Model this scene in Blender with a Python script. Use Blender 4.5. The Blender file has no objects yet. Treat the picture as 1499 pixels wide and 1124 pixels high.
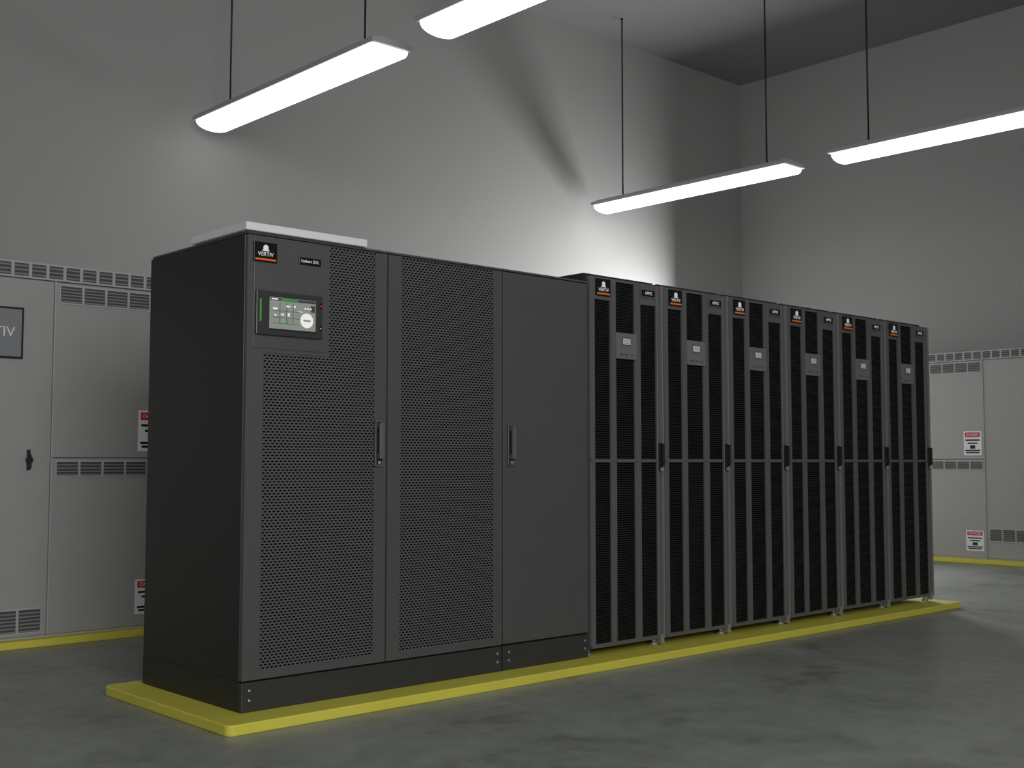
import bpy, bmesh, math
from mathutils import Vector, Matrix
sc=bpy.context.scene
sc.view_settings.view_transform='Standard'
COL=bpy.context.collection

def lin(c):
    c/=255.0
    return c/12.92 if c<=0.04045 else ((c+0.055)/1.055)**2.4
def rgb(r,g=None,b=None):
    if g is None: g=b=r
    return (lin(r),lin(g),lin(b),1)

# ------------------------------------------------------------ materials
def mat(name,col,rough=.5,metal=0.0,emit=None,strength=0,var=0.0,vscale=6.0,bump=0.0,spec=.5):
    m=bpy.data.materials.new(name);m.use_nodes=True
    nt=m.node_tree;b=nt.nodes['Principled BSDF']
    b.inputs['Base Color'].default_value=col
    b.inputs['Roughness'].default_value=rough
    b.inputs['Metallic'].default_value=metal
    b.inputs['Specular IOR Level'].default_value=spec
    if emit:
        b.inputs['Emission Color'].default_value=emit
        b.inputs['Emission Strength'].default_value=strength
    if var>0 or bump>0:
        tc=nt.nodes.new('ShaderNodeTexCoord');n=nt.nodes.new('ShaderNodeTexNoise')
        n.inputs['Scale'].default_value=vscale;n.inputs['Detail'].default_value=5
        nt.links.new(tc.outputs['Object'],n.inputs['Vector'])
        r=nt.nodes.new('ShaderNodeValToRGB')
        r.color_ramp.elements[0].position=.3;r.color_ramp.elements[1].position=.7
        r.color_ramp.elements[0].color=tuple(c*(1-var) for c in col[:3])+(1,)
        r.color_ramp.elements[1].color=tuple(c*(1+var) for c in col[:3])+(1,)
        nt.links.new(n.outputs['Fac'],r.inputs['Fac']);nt.links.new(r.outputs['Color'],b.inputs['Base Color'])
        if bump>0:
            n2=nt.nodes.new('ShaderNodeTexNoise');n2.inputs['Scale'].default_value=vscale*40
            nt.links.new(tc.outputs['Object'],n2.inputs['Vector'])
            bp=nt.nodes.new('ShaderNodeBump');bp.inputs['Strength'].default_value=bump;bp.inputs['Distance'].default_value=.002
            nt.links.new(n2.outputs['Fac'],bp.inputs['Height']);nt.links.new(bp.outputs['Normal'],b.inputs['Normal'])
    return m

def perf_mat(name,base,hole,px,pz,a,b_,rough=.45,soft=.25):
    m=bpy.data.materials.new(name);m.use_nodes=True
    nt=m.node_tree;B=nt.nodes['Principled BSDF'];B.inputs['Roughness'].default_value=rough
    N=nt.nodes.new;L=nt.links.new
    tc=N('ShaderNodeTexCoord');sp=N('ShaderNodeSeparateXYZ');L(tc.outputs['Object'],sp.inputs[0])
    def M(op,x,y=None):
        n=N('ShaderNodeMath');n.operation=op
        for i,v in enumerate((x,y)):
            if v is None: continue
            if isinstance(v,(int,float)): n.inputs[i].default_value=v
            else: L(v,n.inputs[i])
        return n.outputs[0]
    u=M('DIVIDE',sp.outputs['X'],px);v=M('DIVIDE',sp.outputs['Z'],pz)
    row=M('FLOOR',v);st=M('MULTIPLY',M('MODULO',row,2),.5)
    fu=M('SUBTRACT',M('FRACT',M('ADD',u,st)),.5);fv=M('SUBTRACT',M('FRACT',v),.5)
    du=M('DIVIDE',fu,a);dv=M('DIVIDE',fv,b_)
    d=M('ADD',M('MULTIPLY',du,du),M('MULTIPLY',dv,dv))
    mr=N('ShaderNodeMapRange');mr.inputs['From Min'].default_value=1-soft;mr.inputs['From Max'].default_value=1+soft
    L(d,mr.inputs['Value'])
    mx=N('ShaderNodeMix');mx.data_type='RGBA'
    L(mr.outputs[0],mx.inputs[0]);mx.inputs[6].default_value=hole;mx.inputs[7].default_value=base
    L(mx.outputs[2],B.inputs['Base Color'])
    sm=M('MULTIPLY',mr.outputs[0],.5);L(sm,B.inputs['Specular IOR Level'])
    return m

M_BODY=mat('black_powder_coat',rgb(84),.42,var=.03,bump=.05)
M_SIDE_SHADE=mat('black_coat_shaded_side',rgb(36),.45,var=.03,bump=.05)  # same black coat as the doors, side's shade darkened into the colour
M_PLINTH=mat('plinth_black',rgb(54),.5,var=.04)
M_GAP=mat('gap_black',rgb(8),.8)
M_PERF=perf_mat('perforated_door_steel',rgb(92),rgb(18),.021,.0125,.38,.32)
M_RPERF=perf_mat('rack_mesh_steel',rgb(34),rgb(7),.020,.0125,.46,.36)
M_RFRAME=mat('rack_frame_grey',rgb(100),.45,.0,var=.03)
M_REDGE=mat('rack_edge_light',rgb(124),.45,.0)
M_RBODY=mat('rack_body',rgb(42),.5,var=.03)
M_CHROME=mat('brushed_metal',rgb(185),.3,.6)
M_HANDLE=mat('handle_grey',rgb(110),.35,.2)
M_HDARK=mat('handle_recess',rgb(34),.5)
M_CAP=mat('roof_cap_white',rgb(235),.5,var=.02)
M_LOGO=mat('badge_black',rgb(14),.3)
M_ORANGE=mat('badge_orange',rgb(235,110,30),.4,emit=rgb(235,110,30),strength=.1)
M_WHITE=mat('print_white',rgb(235),.4,emit=rgb(235),strength=.2)
M_BEZEL=mat('display_bezel',rgb(62),.3)
M_SCREEN=mat('lcd_screen',rgb(120,125,118),.2,emit=rgb(150,156,146),strength=.42)
M_SCRD=mat('lcd_dark',rgb(50,55,52),.3,emit=rgb(70,76,72),strength=.4)
M_SCRW=mat('lcd_white',rgb(230),.3,emit=rgb(235),strength=.45)
M_GREEN=mat('led_green',rgb(60,150,60),.3,emit=rgb(70,200,60),strength=.22)
M_RED=mat('led_red',rgb(200,40,40),.3,emit=rgb(220,40,40),strength=.4)
M_BTN_G=mat('button_green',rgb(60,130,75),.4)
M_BTN_R=mat('button_red',rgb(150,60,60),.4)
M_PSCR=mat('small_lcd',rgb(190,198,200),.3,emit=rgb(190),strength=.12)
M_PANEL=mat('rack_control_panel',rgb(125),.35,.1)
M_YEL=mat('safety_yellow_paint',rgb(222,214,84),.5,var=.04,vscale=3)
M_SW=mat('switchgear_grey',rgb(168,168,166),.5,var=.02,bump=.03)
M_SWF=mat('switchgear_frame',rgb(185,185,183),.5)
M_SWV=mat('switchgear_vent',rgb(80,80,80),.6)
M_SWS=mat('switchgear_slat',rgb(140,140,140),.5)
M_LAB=mat('label_white',rgb(240),.5)
M_LRED=mat('label_red',rgb(200,35,30),.5)
M_LBLK=mat('label_black',rgb(20),.5)
M_PLACARD=mat('placard_grey',rgb(140,142,146),.35)
M_ROD=mat('rod_dark',rgb(55),.4,.5)
M_HOUS=mat('fixture_housing',rgb(185,187,190),.45)
M_LENS=mat('lens_emissive',rgb(255),.4,emit=(1,.99,.97,1),strength=1.6)
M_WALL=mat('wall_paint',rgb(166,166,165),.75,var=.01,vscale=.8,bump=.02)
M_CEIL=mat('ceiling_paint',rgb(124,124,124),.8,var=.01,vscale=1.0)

def floor_mat():
    m=bpy.data.materials.new('polished_concrete');m.use_nodes=True
    nt=m.node_tree;B=nt.nodes['Principled BSDF'];N=nt.nodes.new;L=nt.links.new
    tc=N('ShaderNodeTexCoord')
    n1=N('ShaderNodeTexNoise');n1.inputs['Scale'].default_value=1.3;n1.inputs['Detail'].default_value=9;n1.inputs['Roughness'].default_value=.68;n1.inputs['Distortion'].default_value=.5
    n2=N('ShaderNodeTexNoise');n2.inputs['Scale'].default_value=9;n2.inputs['Detail'].default_value=6;n2.inputs['Roughness'].default_value=.6
    L(tc.outputs['Object'],n1.inputs['Vector']);L(tc.outputs['Object'],n2.inputs['Vector'])
    a=N('ShaderNodeMath');a.operation='MULTIPLY_ADD';a.inputs[1].default_value=.35;L(n2.outputs['Fac'],a.inputs[0])
    s=N('ShaderNodeMath');s.operation='MULTIPLY';s.inputs[1].default_value=.65;L(n1.outputs['Fac'],s.inputs[0]);L(s.outputs[0],a.inputs[2])
    r=N('ShaderNodeValToRGB');e=r.color_ramp.elements
    e[0].position=.36;e[0].color=rgb(112,116,112)
    e[1].position=.60;e[1].color=rgb(156,160,156)
    x=e.new(.47);x.color=rgb(141,145,141)
    L(a.outputs[0],r.inputs['Fac']);L(r.outputs['Color'],B.inputs['Base Color'])
    mr=N('ShaderNodeMapRange');mr.inputs['To Min'].default_value=.30;mr.inputs['To Max'].default_value=.48
    L(n1.outputs['Fac'],mr.inputs['Value']);L(mr.outputs[0],B.inputs['Roughness'])
    B.inputs['Specular IOR Level'].default_value=.4
    return m
M_FLOOR=floor_mat()

# ------------------------------------------------------------ mesh helpers
class MB:
    def __init__(s): s.bm=bmesh.new();s.mats=[]
    def mi(s,m):
        if m not in s.mats: s.mats.append(m)
        return s.mats.index(m)
    def box(s,x0,x1,y0,y1,z0,z1,m):
        i=s.mi(m);v=[s.bm.verts.new(p) for p in ((x0,y0,z0),(x1,y0,z0),(x1,y1,z0),(x0,y1,z0),(x0,y0,z1),(x1,y0,z1),(x1,y1,z1),(x0,y1,z1))]
        for f in ((0,3,2,1),(4,5,6,7),(0,1,5,4),(1,2,6,5),(2,3,7,6),(3,0,4,7)):
            fc=s.bm.faces.new([v[k] for k in f]);fc.material_index=i
        return s
    def cyl(s,c,r,h,axis,m,n=20,smooth=True):
        i=s.mi(m)
        rot={'z':Matrix.Identity(4),'y':Matrix.Rotation(math.pi/2,4,'X'),'x':Matrix.Rotation(math.pi/2,4,'Y')}[axis]
        g=bmesh.ops.create_cone(s.bm,cap_ends=True,segments=n,radius1=r,radius2=r,depth=h,matrix=Matrix.Translation(c)@rot)
        fs=set(f for v in g['verts'] for f in v.link_faces)
        for f in fs:
            f.material_index=i
            if len(f.verts)==4 and smooth: f.smooth=True
        return s
    def poly(s,pts,z0,z1,m):
        i=s.mi(m);n=len(pts)
        a=[s.bm.verts.new((p[0],p[1],z0)) for p in pts];b=[s.bm.verts.new((p[0],p[1],z1)) for p in pts]
        f=s.bm.faces.new(a[::-1]);f.material_index=i
        f=s.bm.faces.new(b);f.material_index=i
        for k in range(n):
            f=s.bm.faces.new((a[k],a[(k+1)%n],b[(k+1)%n],b[k]));f.material_index=i
        return s
    def obj(s,name,parent=None,bevel=0,loc=(0,0,0),rotz=0,seg=2):
        me=bpy.data.meshes.new(name);s.bm.normal_update();s.bm.to_mesh(me);s.bm.free()
        for m in s.mats: me.materials.append(m)
        o=bpy.data.objects.new(name,me);COL.objects.link(o);o.location=loc;o.rotation_euler=(0,0,rotz)
        if parent: o.parent=parent
        if bevel:
            b=o.modifiers.new('bevel','BEVEL');b.width=bevel;b.segments=seg;b.limit_method='ANGLE';b.angle_limit=math.radians(40)
        return o
def empty(name,loc=(0,0,0),rotz=0):
    e=bpy.data.objects.new(name,None);COL.objects.link(e);e.location=loc;e.rotation_euler=(0,0,rotz);e.empty_display_size=.1;return e
def text(name,body,size,x,y,z,m,parent,align='CENTER',sx=1.0):
    cu=bpy.data.curves.new(name,'FONT');cu.body=body;cu.size=size;cu.align_x=align;cu.align_y='CENTER';cu.extrude=.0004
    cu.materials.append(m)
    o=bpy.data.objects.new(name,cu);COL.objects.link(o);o.location=(x,y,z);o.rotation_euler=(math.pi/2,0,0);o.scale=(sx,1,1);o.parent=parent
    return o

# ------------------------------------------------------------ room
XL,XR,YF,YB,ZC=-6.5,10.72,-8.0,5.29,6.3
MB().box(XL-.2,XR+.2,YF-.2,YB+.2,-.2,0,M_FLOOR).obj('floor')
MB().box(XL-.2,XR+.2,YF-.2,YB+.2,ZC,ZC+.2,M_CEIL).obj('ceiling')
MB().box(XL-.2,XR+.2,YB,YB+.2,0,ZC,M_WALL).obj('wall_back')
MB().box(XR,XR+.2,YF,YB,0,ZC,M_WALL).obj('wall_right')
MB().box(XL-.2,XL,YF,YB,0,ZC,M_WALL).obj('wall_left')
MB().box(XL-.2,XR+.2,YF-.2,YF,0,ZC,M_WALL).obj('wall_front')

# ------------------------------------------------------------ yellow pads
PZ=.045
def rpoly(x0,x1,y0,y1,r,n=6):
    pts=[]
    for cx,cy,a0 in ((x1-r,y1-r,0),(x0+r,y1-r,90),(x0+r,y0+r,180),(x1-r,y0+r,270)):
        for k in range(n+1):
            a=math.radians(a0+90*k/n);pts.append((cx+r*math.cos(a),cy+r*math.sin(a)))
    return pts
ROW0,PITCH=2.077,.618
ROW_END=ROW0+6*PITCH
MB().poly(rpoly(-.15,ROW_END+.10,-.17,.99,.035),0,PZ,M_YEL).obj('equipment_pad',bevel=.006)
MB().poly(rpoly(-5.0,7.2,2.60,3.6,.03),0,PZ,M_YEL).obj('equipment_pad.001',bevel=.006)
MB().poly(rpoly(9.58,10.6,-6.0,3.3,.03),0,PZ,M_YEL).obj('equipment_pad.002',bevel=.006)

# ------------------------------------------------------------ main UPS cabinet (x 0..1.455)
D=.90;T=2.05
def handle(name,x0,x1,z0,z1,y,parent):
    b=MB()
    b.box(x0,x1,y-.008,y,z0,z1,M_HDARK)
    b.box(x0,x0+.006,y-.012,y-.002,z0,z1,M_HANDLE);b.box(x1-.006,x1,y-.012,y-.002,z0,z1,M_HANDLE)
    b.box(x0,x1,y-.012,y-.002,z1-.008,z1,M_HANDLE);b.box(x0,x1,y-.012,y-.002,z0,z0+.008,M_HANDLE)
    cx=(x0+x1)/2
    b.box(cx-.012,cx+.012,y-.036,y-.020,z0+.035,z1-.012,M_HANDLE)
    b.box(cx-.010,cx+.010,y-.03,y-.006,z0+.035,z0+.06,M_HANDLE)
    b.box(cx-.010,cx+.010,y-.03,y-.006,z1-.035,z1-.012,M_HANDLE)
    b.cyl((cx,y-.012,z0+.018),.009,.01,'y',M_CHROME)
    return b.obj(name,parent,.003)
def bolts(b,x,zs):
    for z in zs: b.cyl((x,-.006,z),.0065,.010,'y',M_CHROME,10)

E=empty('ups_cabinet')
b=MB()
b.box(0,1.452,.022,D,PZ+.125,T-.006,M_SIDE_SHADE)
b.box(.004,1.449,.012,.03,PZ+.125,T-.01,M_GAP)
b.obj('body',E,.004)
MB().box(0,1.452,-.002,D-.02,T-.006,T+.004,M_BODY).obj('roof_panel',E,.002)
MB().box(0,.004,.03,D,PZ+.004,PZ+.13,M_SIDE_SHADE).obj('side_skirt',E)
b=MB();b.box(.002,1.450,0,D-.01,PZ,PZ+.122,M_PLINTH)
bolts(b,.035,(PZ+.05,PZ+.09));bolts(b,1.415,(PZ+.05,PZ+.09));b.obj('plinth',E,.003)
zb=PZ+.13
# door 1
def frame(b,x0,x1,z0,z1,y0,y1,holes,m):
    """solid plate with rectangular openings built from strips: holes share sorted columns"""
    xs=sorted(set([x0,x1]+[h[0] for h in holes]+[h[1] for h in holes]))
    zs=sorted(set([z0,z1]+[h[2] for h in holes]+[h[3] for h in holes]))
    for i in range(len(xs)-1):
        run=None
        for j in range(len(zs)-1):
            cx=(xs[i]+xs[i+1])/2;cz=(zs[j]+zs[j+1])/2
            inh=any(h[0]<cx<h[1] and h[2]<cz<h[3] for h in holes)
            if not inh:
                if run is None: run=zs[j]
            if (inh or j==len(zs)-2) and run is not None:
                b.box(xs[i],xs[i+1],y0,y1,run,zs[j] if inh else zs[j+1],m);run=None
b=MB()
h1=[(.085,.664,zb+.035,1.542),(.414,.664,1.542,2.037)]
frame(b,.003,.731,zb,T-.010,0,.02,h1,M_BODY)
b.obj('door_left',E)
b=MB();b.box(.08,.668,.004,.012,zb+.03,1.545,M_PERF);b.box(.41,.668,.004,.012,1.545,2.04,M_PERF);b.obj('perforated_panel_left',E)
b=MB()
h2=[(.815,1.392,zb+.035,2.037)]
frame(b,.739,1.450,zb,T-.010,0,.02,h2,M_BODY)
b.obj('door_right',E)
MB().box(.81,1.396,.004,.012,zb+.03,2.04,M_PERF).obj('perforated_panel_right',E)
# upper solid fascia edge
MB().box(.032,.408,-.004,.002,1.56,2.03,M_BODY).obj('display_fascia',E,.002)
handle('handle',.664,.709,1.057,1.268,0,E)
# badge
b=MB();b.box(.026,.138,-.012,-.002,1.928,2.012,M_LOGO)
b.box(.032,.132,-.0135,-.011,1.934,1.942,M_ORANGE)
b.cyl((.082,-.012,1.988),.013,.003,'y',M_WHITE,18);b.box(.066,.098,-.0135,-.011,1.974,1.980,M_WHITE)
b.obj('badge',E,.001)
text('badge_text','VERTIV',.024,.082,-.0125,1.960,M_WHITE,E)
b=MB();b.box(.250,.362,-.010,-.002,1.938,1.970,M_LOGO);b.obj('nameplate',E,.002)
text('nameplate_text','Liebert EXL',.019,.306,-.0105,1.954,M_WHITE,E)
# display
b=MB()
b.box(.036,.366,-.020,-.002,1.617,1.805,M_BEZEL)
b.box(.092,.330,-.024,-.018,1.640,1.785,M_HDARK)
b.obj('display_housing',E,.004)
b=MB();y=-.026
b.box(.096,.326,y,y+.004,1.645,1.780,M_SCREEN)
b.box(.098,.324,y-.001,y,1.766,1.778,M_SCRD)
b.box(.104,.135,y-.002,y,1.769,1.775,M_SCRW);b.box(.15,.235,y-.002,y,1.7685,1.7755,M_GREEN)
for (x0,x1,z0,z1) in ((.112,.134,1.727,1.735),(.150,.166,1.705,1.711),(.176,.198,1.742,1.747),(.185,.194,1.702,1.716),(.215,.222,1.74,1.750),(.235,.260,1.725,1.728),(.120,.128,1.700,1.707)):
    b.box(x0,x1,y-.001,y,z0,z1,M_SCRW)
for z in (1.722,1.693,1.668): b.box(.11,.245,y-.0008,y,z,z+.0018,M_SCRD)
for x in (.145,.178,.21): b.box(x,x+.002,y-.0008,y,1.668,1.76,M_SCRD)
b.box(.178,.188,y-.001,y,1.672,1.688,M_GREEN)
b.cyl((.280,y-.001,1.690),.032,.003,'y',M_SCRW,32)
b.box(.262,.298,y-.0045,y,1.686,1.694,M_SCREEN)
for x in (.272,.286,.300): b.cyl((x,y-.001,1.742),.004,.003,'y',M_SCRW,12)
b.box(.30,.322,y-.001,y,1.728,1.757,M_SCRD)
b.obj('touch_screen',E)
b=MB();b.box(.052,.058,-.023,-.019,1.672,1.768,M_GREEN)
b.box(.349,.359,-.024,-.019,1.750,1.772,M_LOGO);b.box(.350,.357,-.025,-.019,1.757,1.764,M_RED)
b.box(.349,.359,-.024,-.019,1.650,1.672,M_LOGO);b.box(.351,.356,-.025,-.019,1.66,1.664,M_WHITE)
b.obj('indicator_lights',E)
# roof cap
b=MB();b.box(-.02,.60,-.025,.46,2.054,2.088,M_CAP);b.obj('roof_cap',E,.003)

# ------------------------------------------------------------ plain side cabinet
E=empty('bypass_cabinet')
x0,x1=1.456,2.073
b=MB();b.box(x0,x1,.022,D,PZ+.125,T-.006,M_SIDE_SHADE);b.box(x0+.003,x1-.003,.012,.03,PZ+.125,T-.01,M_GAP);b.obj('body',E,.004)
MB().box(x0,x1,-.002,D-.02,T-.006,T+.004,M_BODY).obj('roof_panel',E,.002)
b=MB();b.box(x0+.002,x1-.001,0,D-.01,PZ,PZ+.122,M_PLINTH);bolts(b,x0+.035,(PZ+.05,PZ+.09));bolts(b,x1-.035,(PZ+.05,PZ+.09));b.obj('plinth',E,.003)
MB().box(x0+.003,x1-.003,0,.02,zb,T-.010,M_BODY).obj('door',E,.003)
handle('handle',1.484,1.531,1.057,1.268,0,E)

# ------------------------------------------------------------ battery rack cabinets
def rack(x):
    E=empty('battery_rack_cabinet',(x,0,0));W=PITCH
    top=2.088
    b=MB();b.box(.003,W-.003,.03,D,.10,top-.004,M_RBODY)
    b.box(.02,W-.02,.05,D-.05,top-.004,top+.022,M_RBODY)
    b.obj('body',E,.003)
    # feet
    b=MB()
    for fx in (.035,W-.035):
        for fy in (.05,D-.06):
            b.cyl((fx,fy,PZ+.028),.014,.056,'z',M_CHROME,14);b.cyl((fx,fy,PZ+.006),.024,.012,'z',M_CHROME,16)
    b.box(W-.038,W-.010,-.006,.03,PZ+.012,PZ+.06,M_CHROME)
    b.obj('leveling_feet',E)
    # door
    hs=[(.053,.180,.105,1.075),(.053,.180,1.093,1.965),
        (.225,.380,.105,1.075),(.225,.380,1.093,1.650),(.225,.380,1.79,2.075),
        (.430,.566,.105,1.075),(.430,.566,1.093,1.968)]
    b=MB();frame(b,.012,.600,.085,top,0,.022,hs,M_RFRAME);b.obj('door_frame',E)
    b=MB();b.box(.03,.59,.010,.018,.095,2.08,M_RPERF);b.obj('mesh_panel',E)
    # raised ribs
    b=MB()
    for rx in (.190,.214,.392,.416): b.box(rx,rx+.006,-.004,.001,.09,1.6 if rx in(.214,.392) else 2.08,M_RFRAME)
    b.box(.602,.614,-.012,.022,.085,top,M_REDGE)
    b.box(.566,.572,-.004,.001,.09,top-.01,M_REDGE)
    b.box(.012,.020,-.004,.001,.09,top-.01,M_RFRAME)
    b.box(.012,.600,-.004,.001,1.078,1.090,M_RFRAME)
    b.box(.012,.600,-.004,.001,.085,.098,M_RFRAME)
    b.obj('door_trim',E,.0015)
    b=MB();b.box(.218,.386,-.010,.002,1.648,1.792,M_PANEL)
    b.box(.262,.335,-.013,-.008,1.722,1.768,M_SCRD);b.box(.268,.329,-.0145,-.012,1.728,1.762,M_PSCR)
    for z in (1.735,1.748): b.box(.28,.318,-.0155,-.014,z,z+.005,M_SCREEN)
    b.box(.245,.272,-.013,-.009,1.667,1.677,M_BTN_R);b.box(.328,.355,-.013,-.009,1.667,1.677,M_BTN_G);b.box(.288,.31,-.013,-.009,1.667,1.678,M_SCRD)
    b.obj('control_panel',E,.001)
    b=MB();b.box(.058,.172,-.010,.002,1.985,2.078,M_LOGO);b.box(.064,.166,-.012,-.009,1.991,2.001,M_ORANGE)
    b.cyl((.115,-.0105,2.050),.014,.003,'y',M_WHITE,16);b.box(.098,.132,-.012,-.009,2.033,2.039,M_WHITE)
    b.obj('badge',E,.001)
    text('badge_text','VERTIV',.026,.115,-.011,2.018,M_WHITE,E)
    b=MB();b.box(.425,.555,-.008,.002,2.008,2.060,M_RFRAME);b.box(.435,.545,-.0095,-.007,2.016,2.052,M_LOGO);b.obj('nameplate',E)
    text('nameplate_text','APM2',.026,.49,-.0105,2.034,M_WHITE,E)
    b=MB();b.box(.575,.600,-.012,.0,1.03,1.185,M_HDARK);b.box(.580,.596,-.034,-.020,1.055,1.18,M_HDARK)
    b.box(.580,.596,-.03,-.01,1.055,1.07,M_HDARK);b.box(.580,.596,-.03,-.01,1.165,1.18,M_HDARK)
    b.cyl((.588,-.016,1.035),.012,.014,'y',M_CHROME);b.obj('handle',E,.002)
for i in range(6): rack(ROW0+i*PITCH)

# ------------------------------------------------------------ grey switchgear
def vent(b,x0,x1,z0,z1,n,gap,ns):
    w=(x1-x0)/n
    b.box(x0,x1,-.006,.004,z0,z1,M_SWF)
    for i in range(n):
        a=x0+i*w+gap/2;c=x0+(i+1)*w-gap/2
        b.box(a,c,-.0075,-.005,z0+.010,z1-.010,M_SWV)
        h=(z1-z0-.024)/ns
        for k in range(ns):
            zz=z0+.012+h*k
            b.box(a,c,-.013,-.007,zz,zz+h*.38,M_SWS)
def label(b,E,x0,x1,z0,z1):
    b.box(x0,x1,-.004,.001,z0,z1,M_LAB)
    w=x1-x0;h=z1-z0
    b.box(x0+.015,x1-.015,-.005,-.003,z1-.24*h,z1-.05*h,M_LRED)
    for zz,s in ((.60,.8),(.47,.55),(.17,.85),(.08,.75)):
        b.box(x0+w*(1-s)/2,x1-w*(1-s)/2,-.005,-.003,z0+h*zz,z0+h*(zz+.06),M_LBLK)
    cx=(x0+x1)/2
    b.box(cx-.028,cx+.028,-.005,-.003,z0+h*.27,z0+h*.42,M_LBLK)
    text('label_text','DANGER',.034,cx,-.0055,z1-.145*h,M_LAB,E)
def switchgear(loc,rotz,placard=True,vent_low=(.075,.225),dep=.8):
    """local: x 0..1.54 ; door panel 0..0.77, vented panel .77..1.54, front at y=0"""
    E=empty('switchgear_cabinet',loc,rotz);H=2.262;W=1.538
    b=MB();b.box(0,W,.02,dep,PZ,H,M_SW);b.box(0,W,.004,.03,PZ,PZ+.012,M_SWF);b.obj('body',E,.003)
    b=MB();b.box(.003,.765,0,.02,PZ+.014,2.160,M_SW);b.obj('door_panel',E,.004)
    b=MB();b.box(.775,W-.003,0,.02,PZ+.014,1.098,M_SW);b.box(.775,W-.003,0,.02,1.104,2.160,M_SW);b.obj('vented_panel',E,.004)
    b=MB();b.box(.7665,.7735,-.010,.02,PZ+.014,2.165,M_SWF);b.box(-.003,.003,-.010,.02,PZ+.014,2.165,M_SWF)
    b.box(0,W,-.012,.02,2.164,H,M_SWF);b.obj('trim',E,.002)
    b=MB()
    n=15;w=W/n
    for i in range(n):
        b.box(i*w+.010,(i+1)*w-.010,-.0135,-.011,2.176,H-.012,M_SWV)
        for k in range(3): b.box(i*w+.010,(i+1)*w-.010,-.018,-.013,2.182+k*.024,2.182+k*.024+.008,M_SWS)
    vent(b,.795,W-.02,2.03,2.148,5,.016,5)
    vent(b,.795,W-.02,.985,1.088,5,.016,4)
    vent(b,.03,.735,vent_low[0],vent_low[1],5,.016,6)
    b.obj('louvres',E)
    b=MB()
    label(b,E,1.312,1.508,1.145,1.402);label(b,E,1.312,1.508,.13,.345)
    b.obj('warning_labels',E)
    if placard:
        b=MB();b.box(.18,.585,-.012,.001,1.682,1.985,M_LBLK);b.box(.192,.573,-.014,-.010,1.694,1.973,M_PLACARD);b.obj('placard',E,.002)
        text('placard_text','VERTIV',.085,.40,-.0145,1.835,M_LAB,E)
    b=MB();b.box(.625,.645,-.012,.001,1.03,1.15,M_LBLK);b.cyl((.635,-.02,1.09),.02,.02,'y',M_LBLK);b.box(.628,.642,-.04,-.02,1.04,1.12,M_LBLK);b.obj('door_latch',E,.003)
for i in range(-3,5):
    x=-.535+i*1.54
    if x<-4.9 or x+1.54>7.2: continue
    switchgear((x,2.665,0),0)
# right row faces -X : local +x -> world -y
for k in range(-2,4):
    # seam (vented|door) at world y=1.42 -> start of a unit
    ys=1.42-k*1.54
    if ys>3.25: continue
    if ys-1.54<-6: continue
    switchgear((9.665,ys,0),-math.pi/2,placard=False,vent_low=(.235,.375),dep=.78)

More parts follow.
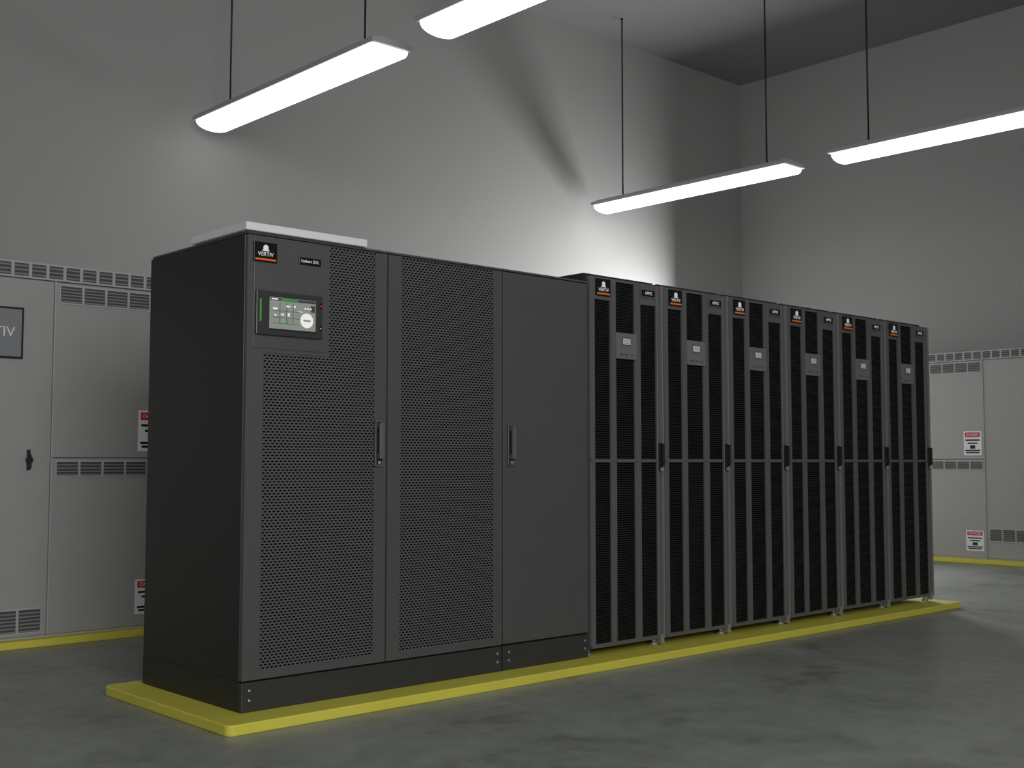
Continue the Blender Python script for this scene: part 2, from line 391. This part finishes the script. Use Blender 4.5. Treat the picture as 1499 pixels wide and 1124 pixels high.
# ------------------------------------------------------------ pendant fixtures
def pendant(cx,cy,L=2.71):
    E=empty('pendant_light_fixture',(cx,cy,0));z0=4.095;hl=L/2;W=.18
    b=MB();b.box(-W,W,-hl,hl,z0,z0+.04,M_HOUS);b.box(-W+.06,W-.06,-hl+.03,hl-.03,z0+.04,z0+.065,M_HOUS);b.obj('housing',E,.006)
    bm=bmesh.new();n=14;rings=[]
    for yy,s in ((-hl+.03,.93),(-hl+.045,1),(hl-.045,1),(hl-.03,.93)):
        r=[]
        for k in range(n+1):
            a=math.pi*k/n
            r.append(bm.verts.new((-.168*s*math.cos(a),yy,z0+.001-.080*s*math.sin(a)**.8 if 0<k<n else z0+.001)))
        rings.append(r)
    for a,c in zip(rings[:-1],rings[1:]):
        for k in range(n):
            f=bm.faces.new((a[k],a[k+1],c[k+1],c[k]));f.smooth=True
    bm.faces.new(rings[0]);bm.faces.new(rings[-1][::-1])
    bmesh.ops.recalc_face_normals(bm,faces=bm.faces)
    me=bpy.data.meshes.new('lens');bm.to_mesh(me);bm.free();me.materials.append(M_LENS)
    o=bpy.data.objects.new('lens',me);COL.objects.link(o);o.parent=E
    b=MB()
    for yy in (-hl+.35,hl-.35):
        b.cyl((0,yy,(z0+.06+ZC)/2),.009,ZC-z0-.06,'z',M_ROD,10)
        b.cyl((0,yy,ZC-.006),.018,.012,'z',M_ROD,20)
        b.cyl((0,yy,z0+.07),.02,.02,'z',M_ROD,14)
    b.obj('suspension_rods',E)
for cx in (2.53,7.65):
    for cy in (3.725,.535,-2.655,-5.845): pendant(cx,cy)

# ------------------------------------------------------------ lamps
def area(name,loc,target,sx,sy,power,col=(1,1,1)):
    l=bpy.data.lights.new(name,'AREA');l.shape='RECTANGLE';l.size=sx;l.size_y=sy;l.energy=power;l.color=col
    o=bpy.data.objects.new(name,l);COL.objects.link(o);o.location=loc
    o.rotation_euler=(Vector(target)-Vector(loc)).to_track_quat('-Z','Y').to_euler();return o
area('wash_light',(9.30,4.05,2.05),(0,4.05,2.05),1.8,1.6,270)
area('added_front_fill',(-1.7,-7.6,3.2),(1.2,2,2.4),7.0,3.2,480)  # unseen fill added behind the camera to light the fronts, not a room fixture

# ------------------------------------------------------------ world + camera
w=bpy.data.worlds.new('w');sc.world=w;w.use_nodes=True
w.node_tree.nodes['Background'].inputs[0].default_value=(.5,.5,.5,1);w.node_tree.nodes['Background'].inputs[1].default_value=.3
cd=bpy.data.cameras.new('camera');cam=bpy.data.objects.new('camera',cd);COL.objects.link(cam)
cd.sensor_width=36;cd.lens=1720/1499*36;cd.clip_end=100
p=math.atan(113/1720);yaw=math.radians(47.3)
cam.location=(-2.5082,-4.3640,1.0817)
F=Vector((math.cos(yaw)*math.cos(p),math.sin(yaw)*math.cos(p),math.sin(p)))
cam.rotation_euler=F.to_track_quat('-Z','Y').to_euler()
sc.camera=cam
